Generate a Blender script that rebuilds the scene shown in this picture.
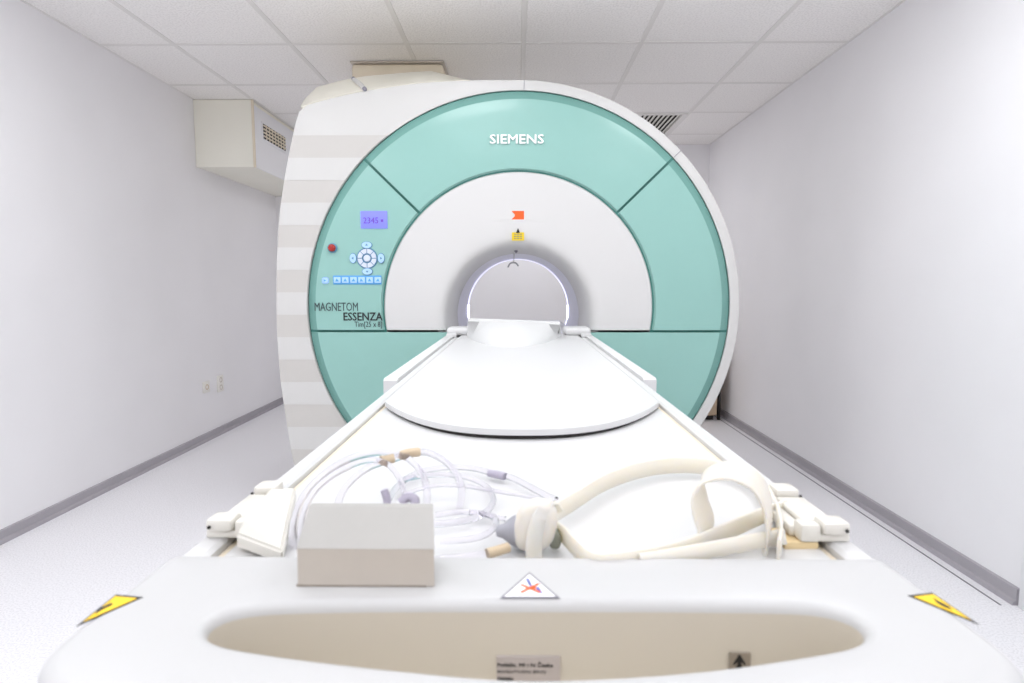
import bpy, bmesh, math, random
from mathutils import Vector, Matrix
random.seed(4)
for o in list(bpy.data.objects): bpy.data.objects.remove(o)
S = bpy.context.scene
C = S.collection
R = math.radians

# ------------------------------------------------------------------ camera
FPX = 580.0
CAM = Vector((0, 0, 1.07))
PITCH = math.atan(55.5 / FPX); YAW = math.atan(6 / FPX)
cd = bpy.data.cameras.new('camera'); cam = bpy.data.objects.new('camera', cd); C.objects.link(cam)
cd.sensor_width = 36; cd.lens = FPX * 36 / 1024; cd.clip_start = 0.01
cam.location = CAM; cam.rotation_euler = (math.pi / 2 - PITCH, 0, YAW)
cd.dof.use_dof = True; cd.dof.focus_distance = 2.3; cd.dof.aperture_fstop = 9
S.camera = cam
# ------------------------------------------------------------------ world, exposure
w = bpy.data.worlds.new('world'); S.world = w; w.use_nodes = True
w.node_tree.nodes['Background'].inputs[0].default_value = (.9, .93, 1, 1)
w.node_tree.nodes['Background'].inputs[1].default_value = 0.3
vs = S.view_settings
vs.view_transform = 'Standard'; vs.look = 'None'; vs.gamma = 1; vs.use_curve_mapping = False
vs.exposure = 0.6
S.cycles.diffuse_bounces = 10; S.cycles.max_bounces = 14; S.cycles.transmission_bounces = 10
LAMP_W = {1: 5.0, 2: 1.4, 3: 3.6, 0: 3.2}          # watts of each ceiling panel, by row

ROT = cam.rotation_euler.to_matrix()
def P(px, py, Y=None, z=None, X=None):
    """point of the place seen at a photo pixel, on a plane of known depth, height or side"""
    d = ROT @ Vector(((px - 512) / FPX, -(py - 341.5) / FPX, -1))
    if Y is not None: t = (Y - CAM.y) / d.y
    elif z is not None: t = (z - CAM.z) / d.z
    else: t = (X - CAM.x) / d.x
    return CAM + d * t

# ------------------------------------------------------------------ materials
MATS = {}
def lin(c): return tuple(((v / 255) / 12.92 if v / 255 < .04045 else ((v / 255 + .055) / 1.055) ** 2.4) for v in c) + (1,)
def mat(name, rgb, rough=.5, spec=.5, coat=0, trans=0, ior=1.45, sss=0, emit=None, estr=0, metal=0, noise=None, bump=None, alpha=1):
    m = bpy.data.materials.new(name); m.use_nodes = True; nt = m.node_tree; b = nt.nodes['Principled BSDF']
    col = lin(rgb)
    b.inputs['Base Color'].default_value = col
    b.inputs['Roughness'].default_value = rough
    b.inputs['Specular IOR Level'].default_value = spec
    b.inputs['Coat Weight'].default_value = coat
    b.inputs['Coat Roughness'].default_value = .12
    b.inputs['Transmission Weight'].default_value = trans
    b.inputs['IOR'].default_value = ior
    b.inputs['Metallic'].default_value = metal
    b.inputs['Alpha'].default_value = alpha
    if sss:
        b.inputs['Subsurface Weight'].default_value = sss
        b.inputs['Subsurface Radius'].default_value = (.01, .008, .005)
        b.inputs['Subsurface Scale'].default_value = 1
    if emit:
        b.inputs['Emission Color'].default_value = lin(emit); b.inputs['Emission Strength'].default_value = estr
    tc = nt.nodes.new('ShaderNodeTexCoord')
    if noise:
        sc, amt, lo, hi = noise
        n = nt.nodes.new('ShaderNodeTexNoise'); n.inputs['Scale'].default_value = sc; n.inputs['Detail'].default_value = 3
        nt.links.new(tc.outputs['Object'], n.inputs['Vector'])
        r = nt.nodes.new('ShaderNodeValToRGB'); r.color_ramp.elements[0].position = lo; r.color_ramp.elements[1].position = hi
        r.color_ramp.elements[0].color = tuple(c * (1 - amt) for c in col[:3]) + (1,)
        r.color_ramp.elements[1].color = col
        nt.links.new(n.outputs['Fac'], r.inputs['Fac']); nt.links.new(r.outputs['Color'], b.inputs['Base Color'])
    if bump:
        sc, st, dist = bump
        n = nt.nodes.new('ShaderNodeTexNoise'); n.inputs['Scale'].default_value = sc; n.inputs['Detail'].default_value = 4
        nt.links.new(tc.outputs['Object'], n.inputs['Vector'])
        bp = nt.nodes.new('ShaderNodeBump'); bp.inputs['Strength'].default_value = st; bp.inputs['Distance'].default_value = dist
        nt.links.new(n.outputs['Fac'], bp.inputs['Height']); nt.links.new(bp.outputs['Normal'], b.inputs['Normal'])
    MATS[name] = m
    return m
M_wall = mat('wall_paint', (241, 240, 242), .75, .25, noise=(2.2, .03, .3, .7), bump=(140, .12, .002))
M_floor = mat('speckled_vinyl', (239, 238, 241), .42, .4, noise=(170, .16, .36, .56))
M_tile = mat('mineral_tile', (250, 248, 246), .9, .1, noise=(110, .10, .38, .55), bump=(120, .5, .004))
M_grid = mat('grid_paint', (232, 230, 227), .5)
M_base = mat('grey_vinyl', (172, 168, 174), .5, noise=(6, .08, .3, .7))
M_seam = mat('dark_seam', (120, 117, 124), .6)
M_ac = mat('cream_sheet_metal', (244, 242, 230), .5, noise=(3, .03, .3, .7))
M_acw = mat('white_sheet_metal', (238, 238, 240), .45)
M_duct = mat('beige_duct', (234, 223, 202), .6, noise=(5, .08, .3, .7))
M_dark = mat('dark_parts_and_gaps', (38, 34, 32), .6, noise=(30, .1, .3, .7))
M_white = mat('white_gloss_plastic', (203, 202, 200), .42, .4)
M_band = mat('pale_grey_cover', (194, 191, 187), .45, .4)
M_cream = mat('cream_cover', (226, 223, 211), .45)
M_green = mat('mint_fascia', (142, 186, 178), .3, .5, coat=.1, noise=(1.1, .04, .3, .7))
M_disc = mat('white_satin', (207, 206, 205), .4, .4)
M_bore = mat('bore_liner', (240, 240, 248), .4, .4)
M_tab = mat('tabletop_white', (212, 212, 212), .35, .4)
M_end = mat('table_end_plastic', (196, 196, 196), .38, .4, noise=(3, .02, .3, .7))
M_slot = mat('handle_pocket', (204, 197, 184), .5)
M_clip = mat('ivory_clip_plastic', (219, 216, 208), .35, .45)
M_amber = mat('amber_foam', (226, 203, 158), .7)
M_box = mat('grey_unit_plastic', (174, 172, 168), .5, noise=(60, .03, .3, .7))
M_boxlo = mat('taupe_unit_plastic', (191, 183, 173), .5, noise=(60, .03, .3, .7))
M_tube = mat('clear_tubing', (247, 245, 250), .08, .5, trans=.97, ior=1.2)
M_tan = mat('tan_connector', (203, 184, 156), .5)
M_lav = mat('lavender_connector', (196, 190, 206), .4, trans=.3)
M_belt = mat('ivory_silicone', (222, 217, 208), .45, .4, sss=.5)
M_greyp = mat('grey_sensor_plastic', (158, 158, 166), .45)
M_olive = mat('olive_pad', (128, 130, 116), .6)
M_pad = mat('white_foam_vinyl', (214, 214, 214), .45)
M_black = mat('black_print', (28, 26, 28), .5)
M_yel = mat('yellow_print', (250, 205, 25), .4)
M_yel2 = mat('mustard_print', (226, 196, 24), .4)
M_red = mat('orange_red_print', (240, 92, 30), .4)
M_redb = mat('red_button', (160, 22, 16), .25, coat=.5)
M_blue = mat('blue_print', (96, 104, 176), .4)
M_greyl = mat('grey_print', (126, 124, 134), .4)
M_label = mat('silver_label', (190, 182, 180), .45)
M_signg = mat('sign_grey', (146, 136, 124), .5)
M_txt = mat('slate_lettering', (66, 82, 84), .5)
M_txt2 = mat('black_lettering', (40, 46, 48), .5)
M_let = mat('white_lettering', (250, 250, 250), .4)
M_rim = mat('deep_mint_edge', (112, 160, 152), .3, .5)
M_blight = mat('bore_light', (225, 225, 250), .4, emit=(215, 218, 255), estr=.8)
M_strip = mat('bore_glint_glow', (225, 225, 250), .4, emit=(222, 224, 255), estr=5)
M_gap = mat('deep_green_gap', (70, 128, 120), .5)
M_scr = mat('lit_display', (100, 105, 200), .3, emit=(140, 142, 255), estr=.35)
M_scrt = mat('display_text', (96, 60, 160), .3, emit=(110, 80, 200), estr=.2)
M_key = mat('lit_key', (165, 196, 226), .3, emit=(150, 200, 255), estr=.12)
M_keyb = mat('blue_key_glow', (84, 146, 196), .3, emit=(70, 160, 235), estr=.15)
M_keyr = mat('steel_blue_ring', (92, 138, 170), .35)
M_keyp = mat('pale_key', (205, 212, 226), .3)
M_metal = mat('brushed_metal', (180, 180, 184), .35, metal=.8)
M_wood = mat('pale_wood', (206, 184, 156), .55, noise=(8, .15, .3, .7))
M_lamp = mat('lamp_diffuser', (250, 250, 250), .5, emit=(246, 248, 255), estr=1.2)
M_sock = mat('socket_plastic', (236, 234, 228), .4)
M_sockin = mat('socket_well', (200, 192, 182), .5)

# ------------------------------------------------------------------ object helpers
W = {}
def tag(o, label=None, cat=None, group=None, kind=None):
    if label: o['label'] = label
    if cat: o['category'] = cat
    if group: o['group'] = group
    if kind: o['kind'] = kind
    return o
def thing(name, loc, label=None, cat=None, group=None, kind=None):
    o = bpy.data.objects.new(name, None); C.objects.link(o); o.location = loc; o.empty_display_size = .05
    W[o.name] = Vector(loc); return tag(o, label, cat, group, kind)
def place(o, wo, parent):
    W[o.name] = Vector(wo)
    if parent: o.parent = parent; o.location = Vector(wo) - W[parent.name]
    else: o.location = wo
def mk(name, v, f, m, parent=None, smooth=False, angle=35):
    v = [Vector(p) for p in v]
    lo = Vector([min(p[i] for p in v) for i in range(3)]); hi = Vector([max(p[i] for p in v) for i in range(3)])
    org = Vector(((lo.x + hi.x) / 2, (lo.y + hi.y) / 2, lo.z))
    me = bpy.data.meshes.new(name); me.from_pydata([tuple(p - org) for p in v], [], f)
    b = bmesh.new(); b.from_mesh(me); bmesh.ops.recalc_face_normals(b, faces=b.faces); b.to_mesh(me); b.free()
    me.materials.append(m)
    if smooth:
        me.polygons.foreach_set('use_smooth', [True] * len(me.polygons))
        me.set_sharp_from_angle(angle=R(angle))
    o = bpy.data.objects.new(name, me); C.objects.link(o); place(o, org, parent)
    return o
def frombm(name, b, m, parent=None, smooth=True, angle=35):
    b.verts.ensure_lookup_table(); b.verts.index_update()
    v = [x.co.copy() for x in b.verts]; f = [[q.index for q in x.verts] for x in b.faces]; b.free()
    return mk(name, v, f, m, parent, smooth, angle)
def boxbm(x0, x1, y0, y1, z0, z1, bev=0, seg=2):
    b = bmesh.new(); bmesh.ops.create_cube(b, size=1)
    for q in b.verts:
        q.co = Vector((x0 + (x1 - x0) * (q.co.x + .5), y0 + (y1 - y0) * (q.co.y + .5), z0 + (z1 - z0) * (q.co.z + .5)))
    if bev: bmesh.ops.bevel(b, geom=list(b.edges), offset=bev, segments=seg, profile=.5, affect='EDGES')
    return b
def box(name, x0, x1, y0, y1, z0, z1, m, parent=None, bev=0, seg=2):
    return frombm(name, boxbm(x0, x1, y0, y1, z0, z1, bev, seg), m, parent, smooth=bev > 0)
def copy(o, wo, parent):
    c = o.copy(); C.objects.link(c); place(c, wo, parent); return c
def prism(name, pts, axis, a0, a1, m, parent=None, bev=0, seg=2):
    """extrude a 2-D outline along axis: 'z' pts=(x,y); 'y' pts=(x,z); 'x' pts=(y,z)"""
    def e(p, a): return {'z': (p[0], p[1], a), 'y': (p[0], a, p[1]), 'x': (a, p[0], p[1])}[axis]
    n = len(pts); b = bmesh.new()
    A = [b.verts.new(e(p, a0)) for p in pts]; B = [b.verts.new(e(p, a1)) for p in pts]
    b.faces.new(A); b.faces.new(B)
    for i in range(n): b.faces.new((A[i], A[(i + 1) % n], B[(i + 1) % n], B[i]))
    if bev:
        ed = [x for x in b.edges if len(x.link_faces) == 2 and x.calc_face_angle(0) > .6]
        bmesh.ops.bevel(b, geom=ed, offset=bev, segments=seg, profile=.5, affect='EDGES')
    return frombm(name, b, m, parent, smooth=True, angle=30)
def catmull(pts, n=8, closed=False):
    pts = [Vector(p) for p in pts]; out = []; L = len(pts)
    rng = range(L) if closed else range(L - 1)
    for i in rng:
        g = lambda k: pts[k % L] if closed else pts[max(0, min(L - 1, k))]
        p0, p1, p2, p3 = g(i - 1), g(i), g(i + 1), g(i + 2)
        for j in range(n):
            t = j / n
            out.append(.5 * ((2 * p1) + (p2 - p0) * t + (2 * p0 - 5 * p1 + 4 * p2 - p3) * t * t + (3 * p1 - p0 - 3 * p2 + p3) * t ** 3))
    if not closed: out.append(pts[-1])
    return out
def tube(name, path, r, m, parent=None, k=10, n=6, smoothpath=True):
    p = catmull(path, n) if smoothpath else [Vector(q) for q in path]
    v = []; f = []; up = None
    for i, q in enumerate(p):
        t = (p[min(i + 1, len(p) - 1)] - p[max(i - 1, 0)]).normalized()
        if up is None: up = t.orthogonal().normalized()
        up = (up - t * up.dot(t)).normalized(); s = t.cross(up)
        for j in range(k):
            a = 2 * math.pi * j / k; v.append(q + (up * math.cos(a) + s * math.sin(a)) * r)
    for i in range(len(p) - 1):
        for j in range(k):
            f.append((i * k + j, i * k + (j + 1) % k, (i + 1) * k + (j + 1) % k, (i + 1) * k + j))
    f.append(list(range(k))); f.append(list(range((len(p) - 1) * k, len(p) * k)))
    return mk(name, v, f, m, parent, True, 50)
def ribbon(name, path, wid, thick, m, parent=None, n=8, closed=False):
    """band swept along path; wid = the band's width direction (vector or list of vectors)"""
    p = catmull(path, n, closed); L = len(p); v = []; f = []
    wl = wid if isinstance(wid, list) else [wid] * len(path)
    wp = catmull(wl, n, closed)
    for i, q in enumerate(p):
        a = p[(i + 1) % L] if closed else p[min(i + 1, L - 1)]; c = p[i - 1] if closed or i else p[0]
        t = (a - c).normalized(); ww = wp[i] - t * wp[i].dot(t); nn = t.cross(ww).normalized() * thick / 2
        h = ww / 2; e = h * .9
        for s in (h + nn * .3, e + nn, -e + nn, -h + nn * .3, -h - nn * .3, -e - nn, e - nn, h - nn * .3): v.append(q + s)
    for i in range(L if closed else L - 1):
        for j in range(8):
            a, b_ = i * 8, ((i + 1) % L) * 8
            f.append((a + j, a + (j + 1) % 8, b_ + (j + 1) % 8, b_ + j))
    if not closed: f.append(list(range(8))); f.append(list(range((L - 1) * 8, L * 8)))
    return mk(name, v, f, m, parent, True, 60)
def lathe(name, prof, c, axis, m, parent=None, n=32, angle=35):
    """prof = [(r, h)], around axis y, z or x through c"""
    v = []; f = []
    for r, h in prof:
        for j in range(n):
            a = 2 * math.pi * j / n; u, w_ = r * math.cos(a), r * math.sin(a)
            v.append({'y': (c[0] + u, c[1] + h, c[2] + w_), 'z': (c[0] + u, c[1] + w_, c[2] + h), 'x': (c[0] + h, c[1] + u, c[2] + w_)}[axis])
    for i in range(len(prof) - 1):
        for j in range(n): f.append((i * n + j, i * n + (j + 1) % n, (i + 1) * n + (j + 1) % n, (i + 1) * n + j))
    f.append(list(range(n))); f.append(list(range((len(prof) - 1) * n, len(prof) * n)))
    return mk(name, v, f, m, parent, True, angle)
def text(name, body, x0, x1, ztop, zbot, mtx, m, parent, bold=0, ext=.001, keep=False):
    """lettering in the x-z plane; mtx maps the local (x, depth, z) frame into the place"""
    cu = bpy.data.curves.new('lettering', 'FONT'); cu.body = body; cu.size = 1; cu.resolution_u = 2
    t = bpy.data.objects.new('lettering', cu); C.objects.link(t)
    me = bpy.data.meshes.new_from_object(t.evaluated_get(bpy.context.evaluated_depsgraph_get()))
    v = [q.co.copy() for q in me.vertices]; f = [list(p.vertices) for p in me.polygons]
    bpy.data.objects.remove(t); bpy.data.curves.remove(cu); bpy.data.meshes.remove(me)
    a0, a1 = min(q.x for q in v), max(q.x for q in v); b0, b1 = min(q.y for q in v), max(q.y for q in v)
    if bold:
        V, Fq = v, f; v = []; f = []
        for dx, dy in ((-1, 0), (1, 0), (0, .6), (0, -.6)):
            k = len(v); v += [q + Vector((dx * bold, dy * bold, .04 * (k // len(V)))) for q in V]; f += [[i + k for i in p] for p in Fq]
    n = len(v); out = []
    for d in (0, -ext):
        for q in v: out.append(mtx(x0 + (q.x - a0) / (a1 - a0) * (x1 - x0), d * (1 + q.z), zbot + (q.y - b0) / (b1 - b0) * (ztop - zbot)))
    ec = {}
    for p in f:
        for i in range(len(p)):
            k = (p[i], p[(i + 1) % len(p)]); ec[k] = 1
    F = [list(p) for p in f] + [[i + n for i in p] for p in f]
    for a, b_ in ec:
        if (b_, a) not in ec: F.append((a, b_, b_ + n, a + n))
    return mk(name, out, F, m, parent)

# ================================================================== THE ROOM
XL, XR, YB, YF, ZC = -2.165, 1.685, 5.25, -1.6, 2.305
def struct(name, o): o.name = name; return tag(o, kind='structure')
floor = struct('floor', box('floor', XL - .12, XR + .12, YF - .12, YB + .12, -.1, 0, M_floor))
wl = struct('wall_left', box('wall_left', XL - .12, XL, YF, YB, 0, ZC + .15, M_wall))
wr = struct('wall_right', box('wall_right', XR, XR + .12, YF, YB, 0, ZC + .15, M_wall))
wb = struct('wall_back', box('wall_back', XL - .12, XR + .12, YB, YB + .12, 0, ZC + .15, M_wall))
wf = struct('wall_front', box('wall_front', XL - .12, XR + .12, YF - .12, YF, 0, ZC + .15, M_wall))
def baseboard(name, pts, axis, a0, a1): return struct(name, prism(name, pts, axis, a0, a1, M_base))
baseboard('baseboard_left', [(XL, 0), (XL + .022, 0), (XL + .018, .012), (XL + .009, .018), (XL + .009, .052), (XL, .055)], 'y', YF, YB)
DY = P(1018, 600, X=XR - .014).y
baseboard('baseboard_right', [(XR, 0), (XR - .022, 0), (XR - .018, .012), (XR - .009, .018), (XR - .009, .056), (XR, .060)], 'y', DY + .012, YB)
baseboard('baseboard_back', [(YB, 0), (YB - .022, 0), (YB - .018, .012), (YB - .009, .018), (YB - .009, .052), (YB, .055)], 'x', XL + .03, XR - .03)
struct('trim_1', box('trim_1', XR - .062, XR - .056, DY + .012, YB - .05, 0, .0015, M_seam))
# door casing on the right wall
struct('trim_2', box('trim_2', XR - .014, XR, DY - .09, DY, 0, 2.08, M_acw, bev=.004))
d1 = struct('door_1', box('door_1', XR - .01, XR, DY - .99, DY - .092, 0, 2.05, M_acw, bev=.004))
box('door_handle', XR - .05, XR - .011, DY - .9, DY - .78, 1.0, 1.02, M_metal, d1, bev=.004)

# ceiling of separate tiles in a grid
ceil = struct('ceiling', box('ceiling', XL, XR, YF, YB, ZC + .03, ZC + .12, M_grid))
gx = [.028 + .6 * k for k in range(-4, 4)]; gy = [3.10 + .6 * k for k in range(-8, 5)]
xs = [XL] + [x for x in gx if XL + .02 < x < XR - .02] + [XR]; ys = [YF] + [y for y in gy if YF + .05 < y < YB - .05] + [YB]
cells = {}
LIGHTS = {(2, 3), (4, 3), (2, 5), (4, 5), (2, 6), (4, 6)}
full = None
VENT = None
for i in range(len(xs) - 1):
    for j in range(len(ys) - 1):
        x0, x1, y0, y1 = xs[i] + .010, xs[i + 1] - .010, ys[j] + .010, ys[j + 1] - .010
        cells[(i, j)] = (x0, x1, y0, y1)
ivent = max(i for i in range(len(xs) - 1) if xs[i] < .9); jvent = max(j for j in range(len(ys) - 1) if ys[j] < 4.45)
def cell_at(x, y): return (max(i for i in range(len(xs) - 1) if xs[i] < x), max(j for j in range(len(ys) - 1) if ys[j] < y))
LAMPS = [cell_at(x, y) for y in (1.6, .4, -.8) for x in (-1.45, -.27, .93)] + [cell_at(-.27, 4.6), cell_at(.3, 4.6)]
for (i, j), (x0, x1, y0, y1) in cells.items():
    if (i, j) in LAMPS or (i, j) == (ivent, jvent): continue
    isfull = abs(x1 - x0 - .58) < 1e-4 and abs(y1 - y0 - .58) < 1e-4
    if isfull and full: copy(full, Vector(((x0 + x1) / 2, (y0 + y1) / 2, ZC + .002)), ceil)
    else:
        t = box('ceiling_tile', x0, x1, y0, y1, ZC + .002, ZC + .029, M_tile, ceil, bev=.003, seg=1)
        if isfull: full = t
for x in xs:
    a, b_ = max(XL, x - .012), min(XR, x + .012)
    box('grid_rail', a, b_, YF, YB, ZC, ZC + .03, M_grid, ceil)
for y in ys:
    a, b_ = max(YF, y - .012), min(YB, y + .012)
    box('grid_rail', XL, XR, a, b_, ZC + .0005, ZC + .0295, M_grid, ceil)

# ceiling lamps (flat fluorescent panels set into the grid, over and behind the viewpoint; back pair added, hidden by the scanner, to light the back)
for n_, c in enumerate(LAMPS):
    x0, x1, y0, y1 = cells[c]
    t = thing('ceiling_lamp', ((x0 + x1) / 2, (y0 + y1) / 2, ZC - .002), 'added light panel hidden behind the scanner to brighten the back of the room' if y0 > 3 else 'square light panel in the ceiling above the couch and its near end', 'ceiling light', 'light panels in the tiled ceiling')
    b = boxbm(x0, x1, y0, y0 + .02, ZC - .003, ZC + .028)
    for q in ((x0, x1, y1 - .02, y1), (x0, x0 + .02, y0 + .02, y1 - .02), (x1 - .02, x1, y0 + .02, y1 - .02)):
        bb = boxbm(*q, ZC - .003, ZC + .028); me = bpy.data.meshes.new('x'); bb.to_mesh(me); bb.free(); b.from_mesh(me); bpy.data.meshes.remove(me)
    frombm('lamp_frame', b, M_acw, t, smooth=False)
    box('diffuser', x0 + .02, x1 - .02, y0 + .02, y1 - .02, ZC + .008, ZC + .026, M_lamp, t)
    ld = bpy.data.lights.new('lamp_light', 'AREA'); ld.shape = 'SQUARE'; ld.size = .52; ld.energy = LAMP_W[0 if y0 > 3 else 1 if y0 > 1.2 else 2 if y0 > 0 else 3]; ld.color = (.985, .995, 1)
    lo = bpy.data.objects.new('lamp_light', ld); C.objects.link(lo); lo.parent = t; lo.location = (0, 0, .004)

# ceiling air grille
x0, x1, y0, y1 = cells[(ivent, jvent)]
vt = thing('ceiling_vent', ((x0 + x1) / 2, (y0 + y1) / 2, ZC - .008), 'slatted square air grille set into the ceiling tiles', 'vent')
b = boxbm(x0, x1, y0, y0 + .03, ZC - .008, ZC + .012)
for q in ((x0, x1, y1 - .03, y1), (x0, x0 + .03, y0 + .03, y1 - .03), (x1 - .03, x1, y0 + .03, y1 - .03)):
    bb = boxbm(*q, ZC - .008, ZC + .012); me = bpy.data.meshes.new('x'); bb.to_mesh(me); bb.free(); b.from_mesh(me); bpy.data.meshes.remove(me)
frombm('vent_frame', b, M_grid, vt, smooth=False)
box('vent_backing', x0, x1, y0, y1, ZC + .022, ZC + .029, M_dark, vt)
sl = None
for k in range(15):
    x = x0 + .05 + k * (x1 - x0 - .1) / 14
    if sl is None: sl = prism('vent_slat', [(x - .013, ZC - .004), (x - .010, ZC - .007), (x + .013, ZC + .006), (x + .010, ZC + .009)], 'y', y0 + .03, y1 - .03, M_sock, vt); sx = W[sl.name].copy(); bx = x
    else: copy(sl, sx + Vector((x - bx, 0, 0)), vt)

# boxed air duct in the upper left corner
AX, AZ, AY = -1.765, 1.865, 3.97
ac = thing('air_duct_box', ((XL + AX) / 2, (AY + YB) / 2, AZ), 'boxed cream air duct hung in the corner of wall and ceiling', 'air duct')
box('duct_casing', XL + .001, AX - .012, AY, YB - .002, AZ, ZC - .001, M_ac, ac, bev=.003)
box('side_panel', AX - .010, AX, AY + .02, YB - .002, AZ + .002, ZC - .03, M_acw, ac, bev=.002)
box('panel_trim', AX - .012, AX + .002, AY + .002, AY + .012, AZ, ZC - .001, M_duct, ac)
g0, g1 = 4.09, 4.50
gr = box('grille', AX - .001, AX + .006, g0, g1, 2.07, 2.20, M_acw, ac, bev=.002)
box('grille_opening', AX + .002, AX + .007, g0 + .015, g1 - .015, 2.085, 2.185, M_dark, gr)
for k in range(4):
    z = 2.097 + k * .0235
    box('grille_slat', AX + .004, AX + .013, g0 + .015, g1 - .015, z, z + .009, M_duct, gr)
for k in range(7):
    y = g0 + .055 + k * .05
    box('grille_slat', AX + .004, AX + .0125, y, y + .008, 2.085, 2.185, M_duct, gr)

# beige duct dropping from the ceiling onto the scanner
yd = P(400, 61, z=ZC).y; a = P(351, 66, Y=yd); b2 = P(443, 66, Y=yd)
qd = thing('exhaust_duct', ((a.x + b2.x) / 2, yd + .2, 2.13), 'square beige duct dropping from the ceiling behind the scanner top', 'duct')
box('duct_shaft', a.x, b2.x, yd, yd + .4, 2.13, ZC - .012, M_duct, qd, bev=.02, seg=3)
box('ceiling_shade_line', a.x - .006, b2.x + .006, yd - .006, yd + .406, ZC - .008, ZC - .001, M_sockin, qd, bev=.004)  # darker band put in for the shade line under the ceiling

# wall sockets
for (px, py, inn, lab) in ((205.5, 387, (196, 168, 150), 'small wall socket with a tan centre low on the white wall'), (219.5, 383.5, None, 'double ivory wall socket plate low on the white wall')):
    p = P(px, py, X=XL)
    dbl = inn is None
    h = .06 if dbl else .04
    t = thing('wall_socket', (XL, p.y, p.z - h), lab, 'socket', 'wall sockets on the left wall')
    box('cover_plate', XL, XL + .011, p.y - .04, p.y + .04, p.z - h, p.z + h, M_sock, t, bev=.004)
    for zz in ((p.z - .027, p.z + .027) if dbl else (p.z,)):
        lathe('socket_well', [(.019, .002), (.021, .006), (.019, .0125), (.014, .012), (.012, .0105)], (XL, p.y, zz), 'x', M_sockin if dbl else M_tan, t, n=16)

# low cabinet and a dark upright put in as the shaded gap beside it, behind the scanner, against the right wall
cb = thing('low_cabinet', (1.33, 4.85, 0), 'low pale wood cabinet behind the scanner by the right wall', 'cabinet')
box('carcass', 1.08, 1.585, 4.57, 5.2, .04, .62, M_wood, cb, bev=.004)
box('plinth', 1.1, 1.57, 4.60, 5.19, 0, .04, M_dark, cb)
box('door', 1.085, 1.33, 4.552, 4.57, .05, .61, M_wood, cb, bev=.003)
box('door', 1.335, 1.58, 4.552, 4.57, .05, .61, M_wood, cb, bev=.003)
pp = thing('gap_shade_post', (1.615, 4.6, 0), 'thin dark upright strip standing in for the shaded gap beside the cabinet', 'dark strip')
tube('gap_post', [(1.612, 4.6, 0), (1.612, 4.6, .4), (1.612, 4.6, .78)], .013, M_dark, pp)
lathe('end_cap', [(.012, 0), (.016, .002), (.016, .02), (.008, .026)], (1.612, 4.6, .78), 'z', M_dark, pp, n=14)

# ================================================================== SCANNER
ZI, YS = .970, 2.55          # bore axis height, front plane
ZSP = P(518, 331, Y=YS).z    # height of the horizontal split
RB, RD, RG0, RG1, RR = .30, .588, .590, .924, .972
sc = thing('mri_scanner', (0, 3.2, 0), 'large white ring-shaped hospital scanner with a mint green front ring', 'scanner')
# outline of the casing: circle on the right, barrel-shaped flank on the left
lp = [(518, 79.5), (490, 79.2), (460, 80), (418, 82.5), (366, 90), (335, 96.5), (314, 102), (305, 105), (299, 110), (296, 117), (292, 135), (287, 159), (281, 195), (277, 235), (275.5, 285), (276, 330), (279, 375), (284, 412), (291, 455), (300, 492), (310, 522)]
LP = [P(x, y, Y=YS) for x, y in lp]
LP = catmull(LP, 5)
def xleft(z):
    for p, q in zip(LP, LP[1:]):
        if (p.z - z) * (q.z - z) <= 0 and abs(p.z - q.z) > 1e-6 and p.x < -.3: return p.x + (q.x - p.x) * (z - p.z) / (q.z - p.z)
    return LP[-1].x
poly = [(p.x, max(p.z, .012)) for p in LP if p.z > .012]
poly.append((poly[-1][0] + .03, .0)); poly += [(-.6, 0.0), (-.3, 0.0), (0, 0.0)]
aend = -90
for k in range(0, 61):
    a = R(-90 + k * 3)
    poly.append((RR * math.cos(a), max(0.0, ZI + RR * math.sin(a))))
def rad(th):
    dx, dz = math.cos(th), math.sin(th); best = 0
    for i in range(len(poly)):
        (x1, z1), (x2, z2) = poly[i], poly[(i + 1) % len(poly)]
        z1 -= ZI; z2 -= ZI
        den = dx * (z2 - z1) - dz * (x2 - x1)
        if abs(den) < 1e-9: continue
        t = (x1 * (z2 - z1) - z1 * (x2 - x1)) / den; u = (x1 * dz - z1 * dx) / den
        if t > 0 and -1e-6 <= u <= 1 + 1e-6: best = max(best, t)
    return best
N = 180
TH = [2 * math.pi * i / N for i in range(N)]
RO = [rad(t) for t in TH]
def droop(r):
    t = min(1, max(0, (.50 - r) / .2)); return -.042 * t * t * (3 - 2 * t)
def ringloft(name, rings, m, parent, closed=False):
    v = []; f = []
    for fr, y in rings:
        for i in range(N):
            r = fr(i); v.append((r * math.cos(TH[i]), y, max(0.0, ZI + (droop(r) if name == 'bore_tube' else 0) + r * math.sin(TH[i]))))
    for k in range(len(rings) - 1):
        for i in range(N): f.append((k * N + i, k * N + (i + 1) % N, (k + 1) * N + (i + 1) % N, (k + 1) * N + i))
    return mk(name, v, f, m, parent, True, 40)
YE = 3.80
casing = ringloft('casing', [(lambda i: RG0 + .0, YS + .035), (lambda i: RO[i] - .045 if RO[i] < 1 else .90, YS + .02), (lambda i: RG1 + .004, YS + .02), (lambda i: RG1 + .004, YS + .003), (lambda i: RO[i] - .010, YS), (lambda i: RO[i] - .003, YS + .003), (lambda i: RO[i], YS + .010),
    (lambda i: RO[i], YS + .4), (lambda i: RO[i] - .01, YE - .12), (lambda i: RO[i] - .09, YE), (lambda i: .46, YE), (lambda i: .40, YE - .03)], M_white, sc)
ringloft('bore_tube', [(lambda i: RB, YS + .33), (lambda i: RB, YS + .9), (lambda i: RB + .01, YE - .22), (lambda i: .33, YE - .12), (lambda i: .40, YE - .03)], M_bore, sc)
bz = ZI + droop(.3)
v = []; f = []; k_ = 64
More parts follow.
